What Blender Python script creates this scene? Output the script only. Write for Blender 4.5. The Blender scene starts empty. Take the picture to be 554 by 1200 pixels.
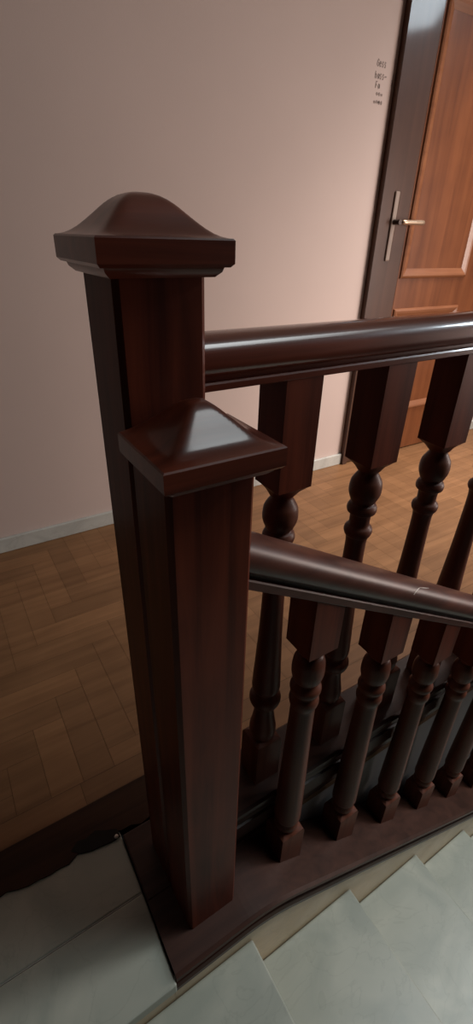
import bpy, bmesh, math, random
from mathutils import Matrix, Vector
random.seed(4)
sc = bpy.context.scene
C = sc.collection
SL = 0.589                       # slope of the flight

# ------------------------------------------------------------------ materials
def nt(name):
    m = bpy.data.materials.new(name); m.use_nodes = True
    t = m.node_tree; b = t.nodes['Principled BSDF']
    return m, t, b

def wood(name, c1, c2, axis='z', rough=.34, coat=.5, coatr=.16, scale=1.0, bump=.04, island=0.0, spec=.5):
    m, t, b = nt(name); N = t.nodes; L = t.links
    tc = N.new('ShaderNodeTexCoord'); mp = N.new('ShaderNodeMapping')
    s = {'x': (2.2, 38, 38), 'y': (38, 2.2, 38), 'z': (38, 38, 2.2)}[axis]
    mp.inputs['Scale'].default_value = [v * scale for v in s]
    L.new(tc.outputs['Object'], mp.inputs['Vector'])
    n1 = N.new('ShaderNodeTexNoise'); n1.inputs['Scale'].default_value = 1.0
    n1.inputs['Detail'].default_value = 6; n1.inputs['Roughness'].default_value = .6; n1.inputs['Distortion'].default_value = .6
    L.new(mp.outputs[0], n1.inputs['Vector'])
    n2 = N.new('ShaderNodeTexNoise'); n2.inputs['Scale'].default_value = 7; n2.inputs['Detail'].default_value = 2
    L.new(tc.outputs['Object'], n2.inputs['Vector'])
    mx = N.new('ShaderNodeMath'); mx.operation = 'MULTIPLY_ADD'; mx.inputs[1].default_value = .7
    L.new(n1.outputs['Fac'], mx.inputs[0])
    m2 = N.new('ShaderNodeMath'); m2.operation = 'MULTIPLY'; m2.inputs[1].default_value = .3
    L.new(n2.outputs['Fac'], m2.inputs[0]); L.new(m2.outputs[0], mx.inputs[2])
    r = N.new('ShaderNodeValToRGB')
    r.color_ramp.elements[0].position = .35; r.color_ramp.elements[0].color = (*c1, 1)
    r.color_ramp.elements[1].position = .65; r.color_ramp.elements[1].color = (*c2, 1)
    L.new(mx.outputs[0], r.inputs[0])
    col = r.outputs[0]
    if island:
        g = N.new('ShaderNodeNewGeometry'); mr = N.new('ShaderNodeMapRange')
        mr.inputs['To Min'].default_value = 1 - island; mr.inputs['To Max'].default_value = 1 + island
        L.new(g.outputs['Random Per Island'], mr.inputs['Value'])
        h = N.new('ShaderNodeHueSaturation'); L.new(mr.outputs[0], h.inputs['Value']); L.new(col, h.inputs['Color'])
        col = h.outputs[0]
    L.new(col, b.inputs['Base Color'])
    b.inputs['Roughness'].default_value = rough
    b.inputs['Specular IOR Level'].default_value = spec
    b.inputs['Coat Weight'].default_value = coat; b.inputs['Coat Roughness'].default_value = coatr
    bp = N.new('ShaderNodeBump'); bp.inputs['Strength'].default_value = bump; bp.inputs['Distance'].default_value = .002
    L.new(n1.outputs['Fac'], bp.inputs['Height']); L.new(bp.outputs[0], b.inputs['Normal'])
    return m

def plain(name, c, rough=.6, metal=0, coat=0, var=.05, scale=3, bump=0, bscale=300, spec=.5):
    m, t, b = nt(name); N = t.nodes; L = t.links
    tc = N.new('ShaderNodeTexCoord'); n = N.new('ShaderNodeTexNoise')
    n.inputs['Scale'].default_value = scale; n.inputs['Detail'].default_value = 5
    L.new(tc.outputs['Object'], n.inputs['Vector'])
    r = N.new('ShaderNodeValToRGB')
    r.color_ramp.elements[0].position = .3; r.color_ramp.elements[0].color = (*[v * (1 - var) for v in c], 1)
    r.color_ramp.elements[1].position = .7; r.color_ramp.elements[1].color = (*[v * (1 + var) for v in c], 1)
    L.new(n.outputs['Fac'], r.inputs[0]); L.new(r.outputs[0], b.inputs['Base Color'])
    b.inputs['Roughness'].default_value = rough; b.inputs['Metallic'].default_value = metal
    b.inputs['Coat Weight'].default_value = coat; b.inputs['Specular IOR Level'].default_value = spec
    if bump:
        n3 = N.new('ShaderNodeTexNoise'); n3.inputs['Scale'].default_value = bscale; n3.inputs['Detail'].default_value = 3
        L.new(tc.outputs['Object'], n3.inputs['Vector'])
        bp = N.new('ShaderNodeBump'); bp.inputs['Strength'].default_value = bump; bp.inputs['Distance'].default_value = .001
        L.new(n3.outputs['Fac'], bp.inputs['Height']); L.new(bp.outputs[0], b.inputs['Normal'])
    return m

def marble(name, c1, c2, vein, rough=.22):
    m, t, b = nt(name); N = t.nodes; L = t.links
    tc = N.new('ShaderNodeTexCoord')
    n = N.new('ShaderNodeTexNoise'); n.inputs['Scale'].default_value = 6; n.inputs['Detail'].default_value = 8
    n.inputs['Distortion'].default_value = 1.2
    L.new(tc.outputs['Object'], n.inputs['Vector'])
    r = N.new('ShaderNodeValToRGB')
    r.color_ramp.elements[0].position = .35; r.color_ramp.elements[0].color = (*c1, 1)
    r.color_ramp.elements[1].position = .65; r.color_ramp.elements[1].color = (*c2, 1)
    L.new(n.outputs['Fac'], r.inputs[0])
    n2 = N.new('ShaderNodeTexNoise'); n2.inputs['Scale'].default_value = 5; n2.inputs['Detail'].default_value = 5
    n2.inputs['Distortion'].default_value = 2.5
    L.new(tc.outputs['Object'], n2.inputs['Vector'])
    r2 = N.new('ShaderNodeValToRGB'); e = r2.color_ramp.elements
    e[0].position = .485; e[0].color = (0, 0, 0, 1); e[1].position = .5; e[1].color = (.22, .22, .22, 1)
    x = e.new(.515); x.color = (0, 0, 0, 1)
    L.new(n2.outputs['Fac'], r2.inputs[0])
    mx = N.new('ShaderNodeMix'); mx.data_type = 'RGBA'
    L.new(r2.outputs[0], mx.inputs[0]); L.new(r.outputs[0], mx.inputs[6]); mx.inputs[7].default_value = (*vein, 1)
    L.new(mx.outputs[2], b.inputs['Base Color'])
    n3 = N.new('ShaderNodeTexNoise'); n3.inputs['Scale'].default_value = 12
    L.new(tc.outputs['Object'], n3.inputs['Vector'])
    mr = N.new('ShaderNodeMapRange'); mr.inputs['To Min'].default_value = rough - .06; mr.inputs['To Max'].default_value = rough + .14
    L.new(n3.outputs['Fac'], mr.inputs['Value']); L.new(mr.outputs[0], b.inputs['Roughness'])
    return m

D1, D2 = (.056, .0115, .006), (.160, .034, .016)
M_post = wood('mahogany_vertical', D1, D2, 'z', rough=.45, coat=.10, coatr=.2, spec=.12)
M_rail2 = wood('mahogany_worn', (.050, .013, .008), (.115, .034, .020), 'x', rough=.45, coat=.2, coatr=.3)
M_turn = wood('mahogany_turned', (.060, .017, .009), (.150, .045, .024), 'z', rough=.5, coat=.1, coatr=.25, spec=.2)
M_rail = wood('mahogany_along', D1, D2, 'x', rough=.3, coat=1.0, coatr=.08, bump=.2)
M_cap = wood('mahogany_cap', D1, D2, 'x', rough=.38, coat=.6, coatr=.15, spec=.25, bump=.08)
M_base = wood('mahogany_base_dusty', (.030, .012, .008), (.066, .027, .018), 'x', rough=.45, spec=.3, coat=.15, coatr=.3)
M_dark = wood('dark_threshold_wood', (.028, .012, .006), (.062, .026, .012), 'x', rough=.6, coat=.0, spec=.2)
M_parq = wood('parquet_oak', (.185, .086, .035), (.285, .140, .061), 'x', rough=.5, coat=.1, coatr=.3, spec=.3, scale=.7, island=.13)
M_gap = plain('floor_joint', (.12, .06, .028), .8)
M_door = wood('door_veneer', (.125, .037, .012), (.205, .067, .023), 'z', rough=.4, spec=.25, coat=.4, coatr=.08, scale=.5)
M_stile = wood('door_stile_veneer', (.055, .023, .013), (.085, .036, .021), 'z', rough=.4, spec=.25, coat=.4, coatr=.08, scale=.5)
M_mould = wood('door_moulding_veneer', (.20, .072, .030), (.28, .11, .048), 'x', rough=.35, coat=.35)
M_wall = plain('pink_beige_paint', (.63, .50, .445), .75, var=.02, bump=.15, spec=.3)
M_ceil = plain('ceiling_paint', (.50, .51, .52), .8, var=.02)
M_plaster = plain('grey_plaster', (.24, .24, .24), .8, var=.08)
M_bb = marble('baseboard_marble', (.46, .46, .42), (.58, .58, .53), (.3, .3, .28), .4)
M_marble = marble('stair_marble', (.36, .385, .33), (.47, .485, .41), (.26, .27, .23), .27)
M_skirt = marble('skirt_marble', (.60, .48, .32), (.70, .57, .40), (.4, .36, .28), .35)
M_brass = plain('dull_plate', (.26, .19, .15), .55, metal=0)
M_lever = plain('bronze_lever', (.50, .36, .25), .3, metal=.6)
M_blk = plain('dark_bronze', (.04, .025, .02), .4, metal=.5)
M_ink = plain('faded_ink', (.30, .23, .20), .8)
M_chip = plain('bare_wood_chip', (.75, .66, .58), .7)
M_grime = plain('black_grime', (.012, .009, .007), .9)

# ------------------------------------------------------------------ helpers
def obj(name, bm, mat, parent=None, smooth=False, angle=None):
    bmesh.ops.recalc_face_normals(bm, faces=bm.faces)
    me = bpy.data.meshes.new(name); bm.to_mesh(me); bm.free()
    me.materials.append(mat)
    if smooth:
        for p in me.polygons: p.use_smooth = True
    if angle is not None:
        me.set_sharp_from_angle(angle=math.radians(angle))
    o = bpy.data.objects.new(name, me); C.objects.link(o)
    if parent: o.parent = parent
    return o
def tag(o, label=None, cat=None, group=None, kind=None):
    if label: o['label'] = label
    if cat: o['category'] = cat
    if group: o['group'] = group
    if kind: o['kind'] = kind
    return o
def empty(name, loc=(0, 0, 0), **k):
    o = bpy.data.objects.new(name, None); C.objects.link(o); o.location = loc; o.empty_display_size = .05
    tag(o, **k); return o
def box(bm, x0, x1, y0, y1, z0, z1):
    v = [bm.verts.new((x, y, z)) for z in (z0, z1) for x, y in ((x0, y0), (x1, y0), (x1, y1), (x0, y1))]
    fs = [(3, 2, 1, 0), (4, 5, 6, 7), (0, 1, 5, 4), (1, 2, 6, 5), (2, 3, 7, 6), (3, 0, 4, 7)]
    return v, [bm.faces.new([v[i] for i in f]) for f in fs]
def bev(bm, w, seg=2, edges=None):
    bmesh.ops.bevel(bm, geom=list(edges or bm.edges), offset=w, segments=seg, affect='EDGES', profile=.5)
def bbox(x0, x1, y0, y1, z0, z1, w=0, seg=2):
    bm = bmesh.new(); box(bm, x0, x1, y0, y1, z0, z1)
    if w: bev(bm, w, seg)
    return bm
def sweep(prof, stations):
    """prof: closed list of (y, z); stations: list of (x, dz) -> solid running along x"""
    bm = bmesh.new(); rings = []
    for x, dz in stations:
        rings.append([bm.verts.new((x, y, z + dz)) for y, z in prof])
    n = len(prof)
    for a, b in zip(rings, rings[1:]):
        for i in range(n): bm.faces.new((a[i], a[(i + 1) % n], b[(i + 1) % n], b[i]))
    bm.faces.new(rings[0]); bm.faces.new(rings[-1][::-1])
    return bm
def loft(sections, n):
    """sections: list of rings (lists of n points)"""
    bm = bmesh.new(); rings = [[bm.verts.new(p) for p in s] for s in sections]
    for a, b in zip(rings, rings[1:]):
        for i in range(n): bm.faces.new((a[i], a[(i + 1) % n], b[(i + 1) % n], b[i]))
    bm.faces.new(rings[0][::-1]); bm.faces.new(rings[-1])
    return bm
def circ(r, z, n=32, cx=0, cy=0): return [(cx + r * math.cos(2 * math.pi * i / n), cy + r * math.sin(2 * math.pi * i / n), z) for i in range(n)]
def sqring(h, z, n=32, k=0.0, slope=0.0):
    """square (k=0) to circle (k=1) ring with n points"""
    out = []
    for i in range(n):
        a = 2 * math.pi * i / n + math.pi / 4 * 0
        c, s = math.cos(a), math.sin(a); q = h / max(abs(c), abs(s))
        r = q * (1 - k) + h * k
        x, y = r * c, r * s
        out.append((x, y, z - slope * x))
    return out
def smooth_prof(pts, sub=4):
    """Catmull-Rom through (r, z) points"""
    out = []
    for i in range(len(pts) - 1):
        p0 = pts[max(i - 1, 0)]; p1 = pts[i]; p2 = pts[i + 1]; p3 = pts[min(i + 2, len(pts) - 1)]
        for j in range(sub):
            t = j / sub
            r = .5 * ((2 * p1[0]) + (-p0[0] + p2[0]) * t + (2 * p0[0] - 5 * p1[0] + 4 * p2[0] - p3[0]) * t * t + (-p0[0] + 3 * p1[0] - 3 * p2[0] + p3[0]) * t ** 3)
            z = p1[1] + (p2[1] - p1[1]) * t
            out.append((max(r, .004), z))
    out.append(pts[-1]); return out

# ------------------------------------------------------------------ room shell
WY = 1.835
def struct(name, bm, mat, **k): return tag(obj(name, bm, mat, **k), kind='structure')
struct('wall_back', bbox(-4.9, 4.6, WY, WY + .12, -.02, 2.72), M_wall)
struct('wall_left', bbox(-5.0, -4.88, -1.2, WY + .12, -3.2, 3.5), M_wall)
struct('wall_right', bbox(4.6, 4.72, -1.3, WY + .12, -3.2, 3.5), M_wall)
struct('ceiling', bbox(-5.0, 4.72, .432, WY + .12, 2.72, 2.84), M_ceil)
struct('ceiling_stairwell', bbox(-5.0, 4.72, -1.32, .50, 3.5, 3.6), M_ceil)
struct('wall_upper', bbox(-5.0, 4.6, .432, .50, 2.84, 3.5), M_wall)
struct('wall_stairwell', bbox(.245, 4.6, .432, .50, -3.2, -.0205), M_plaster)
struct('baseboard_back', bbox(-4.9, 1.872, WY - .015, WY, 0, .063, .003), M_bb)
struct('baseboard_right', bbox(2.80, 4.6, WY - .015, WY, 0, .063, .003), M_bb)

# parquet: herringbone of oak blocks with border boards
def clip(poly, ax, val, keep):
    out = []
    for i in range(len(poly)):
        a, b = poly[i], poly[(i + 1) % len(poly)]
        ia, ib = (a[ax] - val) * keep >= 0, (b[ax] - val) * keep >= 0
        if ia: out.append(a)
        if ia != ib:
            t = (val - a[ax]) / (b[ax] - a[ax]); out.append(tuple(a[j] + (b[j] - a[j]) * t for j in range(2)))
    return out
bm = bmesh.new()
W_, k_ = .075, 4; g = .0005
ox, oy = .212, 1.385
for r in range(-40, 40):
    for bnd in range(-20, 20):
        for kind in (0, 1):
            if kind == 0: x0, y0, x1, y1 = r + bnd * 2 * k_, r, r + bnd * 2 * k_ + k_, r + 1
            else: x0, y0, x1, y1 = r + k_ + bnd * 2 * k_, r + 1 - k_, r + k_ + 1 + bnd * 2 * k_, r + 1
            p = [(x0, y0), (x1, y0), (x1, y1), (x0, y1)]
            p = [(ox + x * W_, oy + y * W_) for x, y in p]
            cx_, cy_ = sum(q[0] for q in p) / 4, sum(q[1] for q in p) / 4
            hx, hy = abs(p[1][0] - p[0][0]) / 2 - g, abs(p[2][1] - p[1][1]) / 2 - g
            p = [(cx_ - hx, cy_ - hy), (cx_ + hx, cy_ - hy), (cx_ + hx, cy_ + hy), (cx_ - hx, cy_ + hy)]
            for ax, v, kp in ((0, -4.87, 1), (0, 4.6, -1), (1, .733, 1), (1, WY, -1)):
                p = clip(p, ax, v, kp)
                if len(p) < 3: break
            if len(p) >= 3: bm.faces.new([bm.verts.new((x, y, 0)) for x, y in p])
xx = -4.87
while xx < 4.6:
    x2 = min(xx + random.uniform(.5, .8), 4.6)
    bm.faces.new([bm.verts.new(p) for p in ((xx, .676, 0), (x2 - .001, .676, 0), (x2 - .001, .7315, 0), (xx, .7315, 0))]); xx = x2
bm.faces.new([bm.verts.new(p) for p in ((.25, .5405, 0), (4.6, .5405, 0), (4.6, .6745, 0), (.25, .6745, 0))])
bmesh.ops.recalc_face_normals(bm, faces=bm.faces)
floor = struct('floor', bm, M_parq)
bm = bmesh.new(); box(bm, -4.9, 4.6, .59, WY, -.02, -.0012); box(bm, .245, 4.6, .43, .59, -.02, -.0012)
struct('floor_base', bm, M_gap)

# dark threshold board with a ragged front edge where the floor meets the marble
bm = bmesh.new(); top = []
n = 260
for i in range(n + 1):
    x = -4.87 + (.2 + 4.87) * i / n
    j = random.uniform(-.004, .004) + .005 * math.sin(x * 31) + .003 * math.sin(x * 77)
    top.append((x, .583 + j))
vt = [(bm.verts.new((x, y, .003)), bm.verts.new((x, y, -.019)), bm.verts.new((x, .6745, .0005)), bm.verts.new((x, .6745, -.019))) for x, y in top]
for a, b in zip(vt, vt[1:]):
    bm.faces.new((a[0], b[0], b[2], a[2])); bm.faces.new((a[1], b[1], b[0], a[0]))
    bm.faces.new((a[3], b[3], b[1], a[1])); bm.faces.new((a[2], b[2], b[3], a[3]))
struct('threshold_trim', bm, M_dark)
bm = bmesh.new()
pts = [(-.005, .598), (.012, .584), (.035, .577), (.055, .575), (.075, .572), (.094, .574), (.092, .592), (.072, .600), (.05, .612), (.03, .606), (.01, .610)]
a = [bm.verts.new((x, y, .0038)) for x, y in pts]; b = [bm.verts.new((x, y, -.0005)) for x, y in pts]
bm.faces.new(a); bm.faces.new(b[::-1])
for i in range(len(a)): bm.faces.new((a[i], b[i], b[(i + 1) % len(a)], a[(i + 1) % len(a)]))
tag(obj('floor_crack', bm, M_grime), kind='structure')
bm = bmesh.new(); bmesh.ops.create_icosphere(bm, subdivisions=2, radius=.0045, matrix=Matrix.Translation((.086, .575, .0075)))
for v in bm.verts: v.co.z = .0075 + (v.co.z - .0075) * .6 + random.uniform(-.0006, .0006)
for v in bm.verts: v.co.z -= .001
tag(obj('plaster_crumb', bm, M_chip), 'tiny pale plaster crumb on the broken floor edge beside the dark newel base', 'crumb')

# landing slabs of marble at floor level
def slab(x0, x1, y0, y1, z0, z1): return bbox(x0, x1, y0, y1, z0, z1, .003)
struct('floor_slab', slab(-4.87, .096, .4555, .60, -.03, 0), M_marble)
struct('floor_slab_strip', bbox(-4.87, .0955, .4538, .4552, -.02, -.0006), M_bb)
struct('floor_slab.001', slab(-4.87, .096, .296, .4535, -.03, 0), M_marble)

# ------------------------------------------------------------------ marble staircase
stair = empty('marble_staircase', (.272, -.35, -.317), label='pale grey-green marble staircase going down beside the dark balustrade', cat='staircase')
def kid(name, bm, mat, parent, **k):
    for v in bm.verts: v.co -= Vector(parent.location)
    return obj(name, bm, mat, parent, **k)
G_, R_ = .3105, .183
SY0, SY1 = -1.15, .3143
for i in range(9):
    nx = .272 + i * G_; z = -.134 - i * R_
    x0 = -4.87 if i == 0 else nx - G_ - .022
    kid('tread', bbox(x0, nx, SY0, SY1, z - .03, z, .0035), M_marble, stair)
    kid('riser', bbox(nx - .045, nx - .022, SY0, SY1, z - R_ - .001, z - .0305), M_skirt, stair)
kid('riser', bbox(-4.87, .0975, .316, .335, -.22, -.031), M_skirt, stair)
bm = bmesh.new()                       # the strip of stone between the wooden base and the steps
p = [(.098, -.20), (.098, -.082), (.300, -.082), (3.0, -.082 - SL * 2.7), (3.0, -.40 - SL * 2.73), (.27, -.40)]
a = [bm.verts.new((x, .316, z)) for x, z in p]; b = [bm.verts.new((x, .335, z)) for x, z in p]
bm.faces.new(a); bm.faces.new(b[::-1])
for i in range(len(a)): bm.faces.new((a[i], b[i], b[(i + 1) % len(a)], a[(i + 1) % len(a)]))
kid('side_skirt', bm, M_skirt, stair)

# ------------------------------------------------------------------ base rails
XE = 2.25
base = empty('base_rail', (.098, .37, -.08), label='sloping dark wooden base rail under the front newel and the descending balusters', cat='base rail')
prof = [(.431, 0), (.308, 0), (.3015, -.004), (.300, -.011), (.303, -.018), (.3145, -.023), (.3145, -.050), (.309, -.055), (.306, -.063), (.306, -.074), (.310, -.080), (.431, -.080)]
st = [(.098, 0), (.24, 0)] + [(.24 + .13 * i / 10, -SL * (.013 * i) ** 2 / .26) for i in range(1, 11)] + [(XE, -.0118 - SL * (XE - .325))]
st = [(x, .010 + dz) for x, dz in st]
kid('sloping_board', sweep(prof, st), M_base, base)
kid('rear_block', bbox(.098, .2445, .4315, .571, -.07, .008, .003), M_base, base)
gr = empty('base_rail', (.3, .48, 0), label='level dark wooden base rail with grooved face along the landing edge behind', cat='base rail')
prof = [(.54, -.001), (.54, .134), (.534, .140), (.424, .140), (.418, .136), (.4165, .128), (.419, .120), (.424, .112), (.424, .100), (.4235, .094), (.427, .092), (.427, .089), (.4205, .087), (.420, .046), (.424, .038), (.431, .036), (.431, -.001)]
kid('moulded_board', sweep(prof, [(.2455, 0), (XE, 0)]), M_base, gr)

# ------------------------------------------------------------------ newel posts
def cap_bm(hw, zt, zb, rise, low=False):
    bm = bmesh.new(); n = 40
    keys = [(0, 1), (.08, .995), (.16, .975), (.25, .925), (.34, .84), (.42, .735), (.5, .605), (.58, .47), (.66, .34), (.75, .205), (.84, .10), (.92, .035), (1.0, 0)]
    if low: keys = [(0, 1), (.07, .995), (.14, .975), (.22, .90), (.30, .79), (.38, .665), (.46, .54), (.54, .41), (.62, .285), (.70, .17), (.78, .085), (.88, .03), (1, 0)]
    def pr(t):
        for (a, u), (b, v) in zip(keys, keys[1:]):
            if t <= b:
                s = (t - a) / (b - a); s2 = s
                return u + (v - u) * s2
        return 0
    V = {}
    for i in range(n + 1):
        for j in range(n + 1):
            u, v = 2 * i / n - 1, 2 * j / n - 1
            m_ = max(abs(u), abs(v)); pn = 4 + 14 * m_
            t = (abs(u) ** pn + abs(v) ** pn) ** (1 / pn) if m_ > 0 else 0
            t = min(t * (1 - .0) , 1.0) if m_ < 1 else 1
            V[i, j] = bm.verts.new((u * (hw - .0015), v * (hw - .0015), zt + rise * pr(t)))
    for i in range(n):
        for j in range(n): bm.faces.new((V[i, j], V[i + 1, j], V[i + 1, j + 1], V[i, j + 1]))
    rim = [V[i, 0] for i in range(n)] + [V[n, j] for j in range(n)] + [V[i, n] for i in range(n, 0, -1)] + [V[0, j] for j in range(n, 0, -1)]
    prev = rim
    for h, z in ((hw, zt - .0015), (hw, zb + .003), (hw - .003, zb), (hw - .007, zb), (hw - .0085, zb - .004), (hw - .0135, zb - .0085)):
        cur = [bm.verts.new((v.co.x / (hw - .0015) * h, v.co.y / (hw - .0015) * h, z)) for v in rim]
        for i in range(len(rim)):
            k = (i + 1) % len(rim); bm.faces.new((prev[i], cur[i], cur[k], prev[k]))
        prev = cur
    bm.faces.new(prev)
    return bm
def newel(label, x0, y0, w, wy, z0, z1, capx, capy, hw, zcap, rise, zb, yclip=None):
    cx, cy = x0 + w / 2, y0 + wy / 2; h = w / 2; hy = wy / 2
    r = empty('newel_post', (cx, cy, z0), label=label, cat='newel post')
    H = z1 - z0
    # post with chamfered corners and a shallow bead beside them
    def ring(z, c=.0055):
        q = []
        for sx, sy in ((1, -1), (1, 1), (-1, 1), (-1, -1)):
            px, py = sx * h, sy * hy
            a = (px - sx * c, py); b_ = (px, py - sy * c)
            q += [a, b_] if (sx * sy < 0) else [b_, a]
        return [(x, y, z) for x, y in q]
    o = obj('post', loft([ring(0), ring(H)], 8), M_post, r)
    cb = cap_bm(hw, zcap, zb, rise, low=yclip is not None)
    for v in cb.verts:
        v.co.x += capx - cx; v.co.y += capy - cy; v.co.z -= z0
        if yclip is not None and v.co.y > yclip - cy: v.co.y = yclip - cy
    obj('cap', cb, M_cap, r, smooth=True, angle=28)
    return r
newel('tall dark mahogany newel post with a domed square cap behind the shorter one', .147, .4354, .091, .091, .0085, 1.097, .193, .4804, .064, 1.128, .034, 1.105)
newel('shorter dark mahogany newel post with a pyramid-like cap nearest the stairs', .1480, .3476, .0975, .0872, .0105, .928, .2005, .390, .0635, .961, .036, .938, yclip=.4343)

# ------------------------------------------------------------------ hand rails
RC = .4804
rp = [(-.0245, .0), (-.028, .0015), (-.0325, .006), (-.0345, .013), (-.0345, .020), (-.0335, .027), (-.0305, .0335), (-.025, .0385), (-.018, .041), (-.009, .0425)]
rp_round = [(-.0245, 0), (-.029, .002), (-.0325, .006), (-.0345, .012), (-.0345, .016), (-.0332, .0225), (-.0300, .0290), (-.0255, .0343), (-.0195, .0383), (-.012, .0410), (-.005, .0422)]
def rail(name, label, xs, cy, zb, slope, vs, fil, gro, mat, rp=rp):
    r = empty(name, (xs[0], cy, zb), label=label, cat='handrail')
    lo = [(-.0292, 0), (-.030, .001), (-.030, fil - .002), (-.0285, fil), (-.0245, fil + .0006), (.0245, fil + .0006), (.0285, fil), (.030, fil - .002), (.030, .001), (.0292, 0)]
    k = (.0575 - gro) / .0425
    up = [(y, gro + z * k) for y, z in rp]
    hi = [(-.0245, fil)] + up + [(-y, z) for y, z in up[::-1]] + [(.0245, fil)]
    for nm, pf in (('rail_fillet', lo), ('rail_body', hi)):
        b = sweep([(y, z * vs) for y, z in pf], [(0, 0), (xs[1] - xs[0], -slope * (xs[1] - xs[0]))])
        o = obj(nm, b, mat, r, smooth=True, angle=32)
    return r
r1 = rail('handrail', 'level dark varnished handrail running from the tall newel past the door', (.2375, XE), RC, .982, 0, 1.0, .0095, .0150, M_rail, rp_round)
FC = .3920
r2 = rail('handrail', 'sloping dark varnished handrail going down from the shorter newel', (.2456, XE), FC, .763 - SL * (.2456 - .26), SL, 1.17, .0130, .0190, M_rail2)
def scratch(parent, pts, w, mat=M_chip):
    bm = bmesh.new(); prev = None
    for i, p in enumerate(pts):
        ww = w * (1 - abs(2 * i / (len(pts) - 1) - 1) * .8)
        a = bm.verts.new((p[0], p[1] - ww, p[2])); b = bm.verts.new((p[0], p[1] + ww, p[2] + .0003))
        c = bm.verts.new((p[0], p[1], p[2] + .0006))
        if prev: bm.faces.new((prev[0], a, c, prev[2])); bm.faces.new((prev[2], c, b, prev[1])); bm.faces.new((prev[0], prev[1], b, a))
        prev = (a, b, c)
    for v in bm.verts: v.co -= Vector(parent.location)
    o = obj('scratch', bm, mat, parent); o['label'] = 'pale scratch in the varnish'
def on_r2(x, dy):           # a point on top of the sloping rail
    k = (.0575 - .019) / .0425; up = [(y, .019 + z * k) for y, z in rp[4:]] + [(0, .0575)]
    zz = .0575
    for (y1, z1), (y2, z2) in zip(up, up[1:]):
        if y1 <= dy <= y2: zz = z1 + (z2 - z1) * (dy - y1) / (y2 - y1)
    return (x, FC + dy, .763 - SL * (x - .26) + zz * 1.17 + .0003)
scratch(r2, [on_r2(.582 + .006 * i, -.0335 + .0022 * i) for i in range(6)], .0011)
scratch(r2, [on_r2(.612 + .007 * i, -.0225 + .0009 * i) for i in range(6)], .0009)

# ------------------------------------------------------------------ balusters
HB = .0287
def block_bm(z0, z1, slope, taper):
    """square block, shoulders tapering to a round neck at the bottom"""
    secs = [sqring(.019, z0 - taper, 32, 1.0), sqring(.0225, z0 - taper * .55, 32, .6), sqring(HB * .94, z0 - taper * .12, 32, .12), sqring(HB, z0, 32, 0), sqring(HB, z1, 32, 0, slope)]
    return loft(secs, 32)
def foot_bm(z0, z1, slope):
    secs = [sqring(HB, z0, 32, 0, slope), sqring(HB, z1 - .012, 32, 0), sqring(HB * .96, z1 - .006, 32, .1), sqring(.021, z1, 32, 1.0)]
    return loft(secs, 32)
def shaft_bm(pts):
    pr = smooth_prof(pts, 4)
    return loft([circ(r, z, 32) for r, z in pr], 32)
def baluster(loc, label, group, zblk, ztop, slope, prof, zf0, zf1, taper):
    r = empty('baluster', loc, label=label, cat='baluster', group=group)
    obj('top_block', block_bm(zblk, ztop, slope, taper), M_post, r, smooth=True, angle=25)
    obj('turned_shaft', shaft_bm(prof), M_turn, r, smooth=True, angle=60)
    obj('foot_block', foot_bm(zf0, zf1, slope), M_turn, r, smooth=True, angle=25)
    return r
def dup(r, loc, label):
    c = r.copy(); C.objects.link(c); c.location = loc; c['label'] = label
    for ch in list(r.children):
        d = ch.copy(); C.objects.link(d); d.parent = c
    return c
# guard balusters on the level landing edge (z measured from the top of the base rail)
ZK = .1402
UP = [(.0165, .812), (.0165, .804), (.0200, .798), (.0250, .789), (.0268, .778), (.0262, .766), (.0215, .753), (.0185, .749), (.0225, .7455), (.0252, .739), (.0240, .731), (.0185, .727),
      (.0175, .712), (.0185, .705), (.0230, .700), (.0245, .693), (.0225, .686), (.0195, .682), (.0180, .670), (.0185, .62), (.0205, .54), (.0240, .46), (.0262, .415), (.0262, .400), (.0215, .391),
      (.0225, .386), (.0290, .378), (.0300, .368), (.0265, .357), (.0200, .350), (.0190, .340), (.0205, .322), (.0240, .300), (.0265, .285), (.0255, .270), (.022, .258)]
UP = [(r, z - ZK) for r, z in UP[::-1]]
N_U = 11
u_lab = ['first level baluster right of the tall newel, behind the shorter newel cap',
         'second level baluster from the tall newel, below the level handrail left of the door',
         'third level baluster from the tall newel, standing before the wooden door',
         'fourth level baluster from the tall newel, cut by the right edge under the level handrail'] + \
        ['%s level baluster from the tall newel, its foot seen through the sloping balusters' % w for w in ('fifth', 'sixth', 'seventh', 'eighth', 'ninth', 'tenth', 'eleventh')]
u0 = baluster((.3846, RC, ZK), u_lab[0], 'turned balusters under the level handrail', .826 - ZK, .9818 - ZK, 0, UP, 0, .262 - ZK, .017)
for i in range(1, N_U): dup(u0, (.3846 + .175 * i, RC, ZK), u_lab[i])
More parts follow.
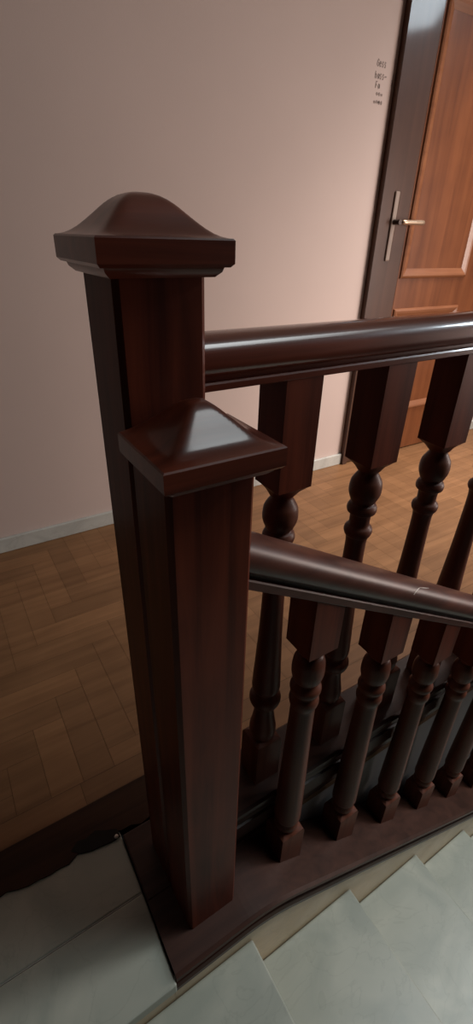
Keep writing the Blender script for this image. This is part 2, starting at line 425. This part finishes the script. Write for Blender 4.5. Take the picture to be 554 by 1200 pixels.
# balusters of the descending flight: local origin on the base rail at the baluster centre
fx0 = .3984; fz0 = -.0118 + .010 - SL * (fx0 - .325)
FP = [(.018, .560), (.0215, .556), (.0255, .546), (.0270, .532), (.0270, .520), (.0245, .506), (.0205, .500), (.0195, .497), (.0225, .492), (.0262, .486), (.0262, .478), (.0215, .470),
      (.0215, .466), (.0245, .461), (.0258, .452), (.0240, .443), (.0222, .438), (.0215, .43), (.0225, .36), (.0245, .26), (.0265, .17), (.0275, .105), (.0272, .092), (.0225, .083), (.0225, .079),
      (.0250, .073), (.0250, .063), (.0215, .056), (.0215, .048)]
FP = [(r, z - fz0) for r, z in FP[::-1]]
f_top = .763 - SL * (fx0 - .26) - fz0 + .0005
f_lab = ['first sloping baluster right of the shorter newel', 'second sloping baluster from the shorter newel', 'third sloping baluster from the shorter newel',
         'fourth sloping baluster from the shorter newel, below the scratched part of the handrail', 'fifth sloping baluster from the shorter newel, close to the right edge',
         'sixth sloping baluster from the shorter newel, at the right edge', 'seventh sloping baluster from the shorter newel, lowest sliver at the right edge',
         'eighth sloping baluster from the shorter newel, far down the flight', 'ninth sloping baluster from the shorter newel, far down the flight beyond the eighth']
f0 = baluster((fx0, FC, fz0), f_lab[0], 'turned balusters under the sloping handrail', .580 - fz0, f_top, SL, FP, .0005, .056 - fz0, .018)
for i in range(1, 9): dup(f0, (fx0 + .1786 * i, FC, fz0 - SL * .1786 * i), f_lab[i])

# ------------------------------------------------------------------ door
door = empty('door_1', (1.9, WY, 0), kind='structure', label='red-brown panelled wooden door in the back wall', cat=None)
DX0, DX1, DZ1 = 1.905, 2.765, 2.08
DF = WY - .022                    # face of the leaf
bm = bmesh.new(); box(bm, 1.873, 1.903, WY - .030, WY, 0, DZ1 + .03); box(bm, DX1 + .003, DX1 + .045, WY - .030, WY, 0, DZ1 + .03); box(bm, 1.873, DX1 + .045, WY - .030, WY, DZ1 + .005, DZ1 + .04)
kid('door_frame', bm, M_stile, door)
kid('door_leaf', bbox(DX0 + .165, DX1, DF, WY, .008, DZ1, .002), M_door, door)
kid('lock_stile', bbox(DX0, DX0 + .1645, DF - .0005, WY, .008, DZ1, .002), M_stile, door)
def moulding(x0, x1, z0, z1):
    """mitred bead frame around a panel"""
    bm = bmesh.new(); w = .045
    prof = [(0, 0), (.004, .007), (.012, .011), (.022, .009), (.032, .005), (.045, 0)]
    rings = []
    for d, h in prof:
        rings.append([bm.verts.new((x, DF - .0008 - h, z)) for x, z in ((x0 + d, z0 + d), (x1 - d, z0 + d), (x1 - d, z1 - d), (x0 + d, z1 - d))])
    for a, b in zip(rings, rings[1:]):
        for i in range(4): bm.faces.new((a[i], a[(i + 1) % 4], b[(i + 1) % 4], b[i]))
    a, b = rings[-1], rings[0]
    for i in range(4): bm.faces.new((a[i], a[(i + 1) % 4], b[(i + 1) % 4], b[i]))
    kid('panel_moulding', bm, M_mould, door)
moulding(2.078, 2.600, .968, 1.985)
moulding(2.078, 2.600, .262, .828)
# handle
pm = bbox(1.954, 1.984, DF - .008, DF - .0005, 1.045, 1.325, .006, 3)
kid('handle_plate', pm, M_brass, door)
bm = bmesh.new(); prev = None; R = []
path = [((1.972, DF - .008, 1.205), .011), ((1.972, DF - .030, 1.205), .010), ((1.972, DF - .045, 1.205), .011)]
for (p, r) in path: R.append([bm.verts.new((p[0] + r * math.cos(a * math.pi / 8), p[1], p[2] + r * math.sin(a * math.pi / 8))) for a in range(16)])
for a, b in zip(R, R[1:]):
    for i in range(16): bm.faces.new((a[i], a[(i + 1) % 16], b[(i + 1) % 16], b[i]))
bm.faces.new(R[0]); bm.faces.new(R[-1])
kid('handle_neck', bm, M_blk, door, smooth=True, angle=40)
bm = bmesh.new(); R = []
for x, r, dz in ((1.985, .006, 0), (1.99, .010, 0), (2.01, .0105, 0), (2.06, .0105, .001), (2.11, .0115, .002), (2.125, .0105, .002), (2.132, .005, .002)):
    R.append([bm.verts.new((x, DF - .046 + r * math.cos(a * math.pi / 8), 1.205 + dz + r * math.sin(a * math.pi / 8))) for a in range(16)])
for a, b in zip(R, R[1:]):
    for i in range(16): bm.faces.new((a[i], a[(i + 1) % 16], b[(i + 1) % 16], b[i]))
bm.faces.new(R[0]); bm.faces.new(R[-1])
kid('door_handle', bm, M_lever, door, smooth=True, angle=50)

# ------------------------------------------------------------------ faded pen marks on the wall
wr = empty('wall_writing', (1.79, WY, 1.68), label='five short lines of faded handwriting on the wall left of the door', cat='handwriting')
def stroke(bm, pts, w=.0028):
    prev = None
    for i, (x, z) in enumerate(pts):
        j = min(i + 1, len(pts) - 1); k = max(i - 1, 0)
        dx, dz = pts[j][0] - pts[k][0], pts[j][1] - pts[k][1]; l = math.hypot(dx, dz) or 1
        nx, nz = -dz / l * w / 2, dx / l * w / 2
        a = bm.verts.new((x + nx, WY - .0006, z + nz)); b = bm.verts.new((x - nx, WY - .0006, z - nz))
        c = bm.verts.new((x + nx, WY - .0001, z + nz)); d = bm.verts.new((x - nx, WY - .0001, z - nz))
        if prev:
            bm.faces.new((prev[0], a, b, prev[1])); bm.faces.new((prev[2], c, a, prev[0])); bm.faces.new((prev[1], b, d, prev[3]))
        prev = (a, b, c, d)
GL = {'G': [[(.9, .8), (.5, 1), (.1, .6), (.1, .2), (.5, 0), (.9, .2), (.9, .5), (.5, .5)]], 'e': [[(.1, .4), (.8, .45), (.7, .7), (.3, .7), (.1, .3), (.4, 0), (.9, .15)]],
      's': [[(.8, .65), (.4, .75), (.2, .5), (.7, .3), (.6, .05), (.1, .05)]], 'b': [[(.15, 1), (.15, 0), (.7, .05), (.8, .4), (.5, .6), (.15, .4)]],
      'a': [[(.8, .6), (.3, .65), (.1, .3), (.4, 0), (.8, .3), (.8, .6), (.85, 0)]], 'F': [[(.15, 0), (.15, 1), (.8, 1)], [(.15, .5), (.6, .5)]],
      'o': [[(.5, .7), (.1, .35), (.5, 0), (.9, .35), (.5, .7)]], 'r': [[(.2, 0), (.2, .65), (.5, .6), (.8, .65)]], 'w': [[(.1, .6), (.3, 0), (.5, .45), (.7, 0), (.9, .6)]],
      'n': [[(.15, 0), (.15, .6), (.5, .7), (.8, .5), (.8, 0)]], '-': [[(.0, .45), (1, .5)]]}
for txt, x, z, hgt, w in (('Gess', 1.764, 1.722, .021, .0045), ('bass-', 1.761, 1.686, .021, .0045), ('Fa', 1.770, 1.657, .020, .0045), ('oew', 1.778, 1.636, .012, .0040), ('wnes', 1.770, 1.611, .011, .0060)):
    bm = bmesh.new(); cw = .0125
    for i, ch in enumerate(txt):
        for s in GL[ch]: stroke(bm, [(x + i * cw * 1.05 + px * cw * .9, z + pz * hgt) for px, pz in s], w)
    kid('line', bm, M_ink, wr)
bm = bmesh.new(); stroke(bm, [(1.857, 1.672), (1.860, 1.684), (1.857, 1.692)], .005)
kid('tick', bm, M_ink, wr)

# ------------------------------------------------------------------ light
def area(name, loc, target, sx, sy, power, col, spread=180):
    l = bpy.data.lights.new(name, 'AREA'); l.shape = 'RECTANGLE'; l.size = sx; l.size_y = sy; l.energy = power; l.color = col; l.spread = math.radians(spread)
    o = bpy.data.objects.new(name, l); C.objects.link(o); o.location = loc
    d = Vector(target) - Vector(loc); o.rotation_euler = d.to_track_quat('-Z', 'Y').to_euler(); return o
area('stair_window_light', (3.1, -.15, 1.0), (1.75, 1.3, .8), .9, 1.2, 20, (1.0, .84, .76), 112)
area('corridor_fill', (2.6, 1.15, 2.68), (2.5, 1.3, 0), .6, .6, 15, (1.0, .91, .86), 84)  # unseen ceiling lamp, added to brighten the right floor and spare the left
area('skylight_light', (2.5, -.28, 3.45), (2.5, -.28, 0), 2.5, .9, 31, (.90, .96, .97), 100)
area('high_window_light', (4.55, -.35, 3.1), (2.5, .6, 2.2), 1.3, .6, 15, (.80, .92, 1.0), 90)
w = bpy.data.worlds.new('World'); sc.world = w; w.use_nodes = True
w.node_tree.nodes['Background'].inputs[0].default_value = (.85, .95, 1.0, 1)
w.node_tree.nodes['Background'].inputs[1].default_value = .005

# ------------------------------------------------------------------ camera
cam = bpy.data.cameras.new('Camera'); co = bpy.data.objects.new('Camera', cam); C.objects.link(co)
cam.sensor_fit = 'VERTICAL'; cam.sensor_height = 24; cam.lens = 24 * 556.958 / 1200; cam.clip_start = .01
Mr = Matrix(((.85005263, -.5260665, .02577899), (.24511792, .43844994, .86468425), (-.46618422, -.72870823, .50165385)))
co.matrix_world = Matrix.Translation((0, 0, 1.13)) @ Mr.transposed().to_4x4()
sc.camera = co
sc.view_settings.view_transform = 'Standard'; sc.view_settings.look = 'None'
sc.view_settings.exposure = 0; sc.view_settings.gamma = 1; sc.view_settings.use_curve_mapping = False
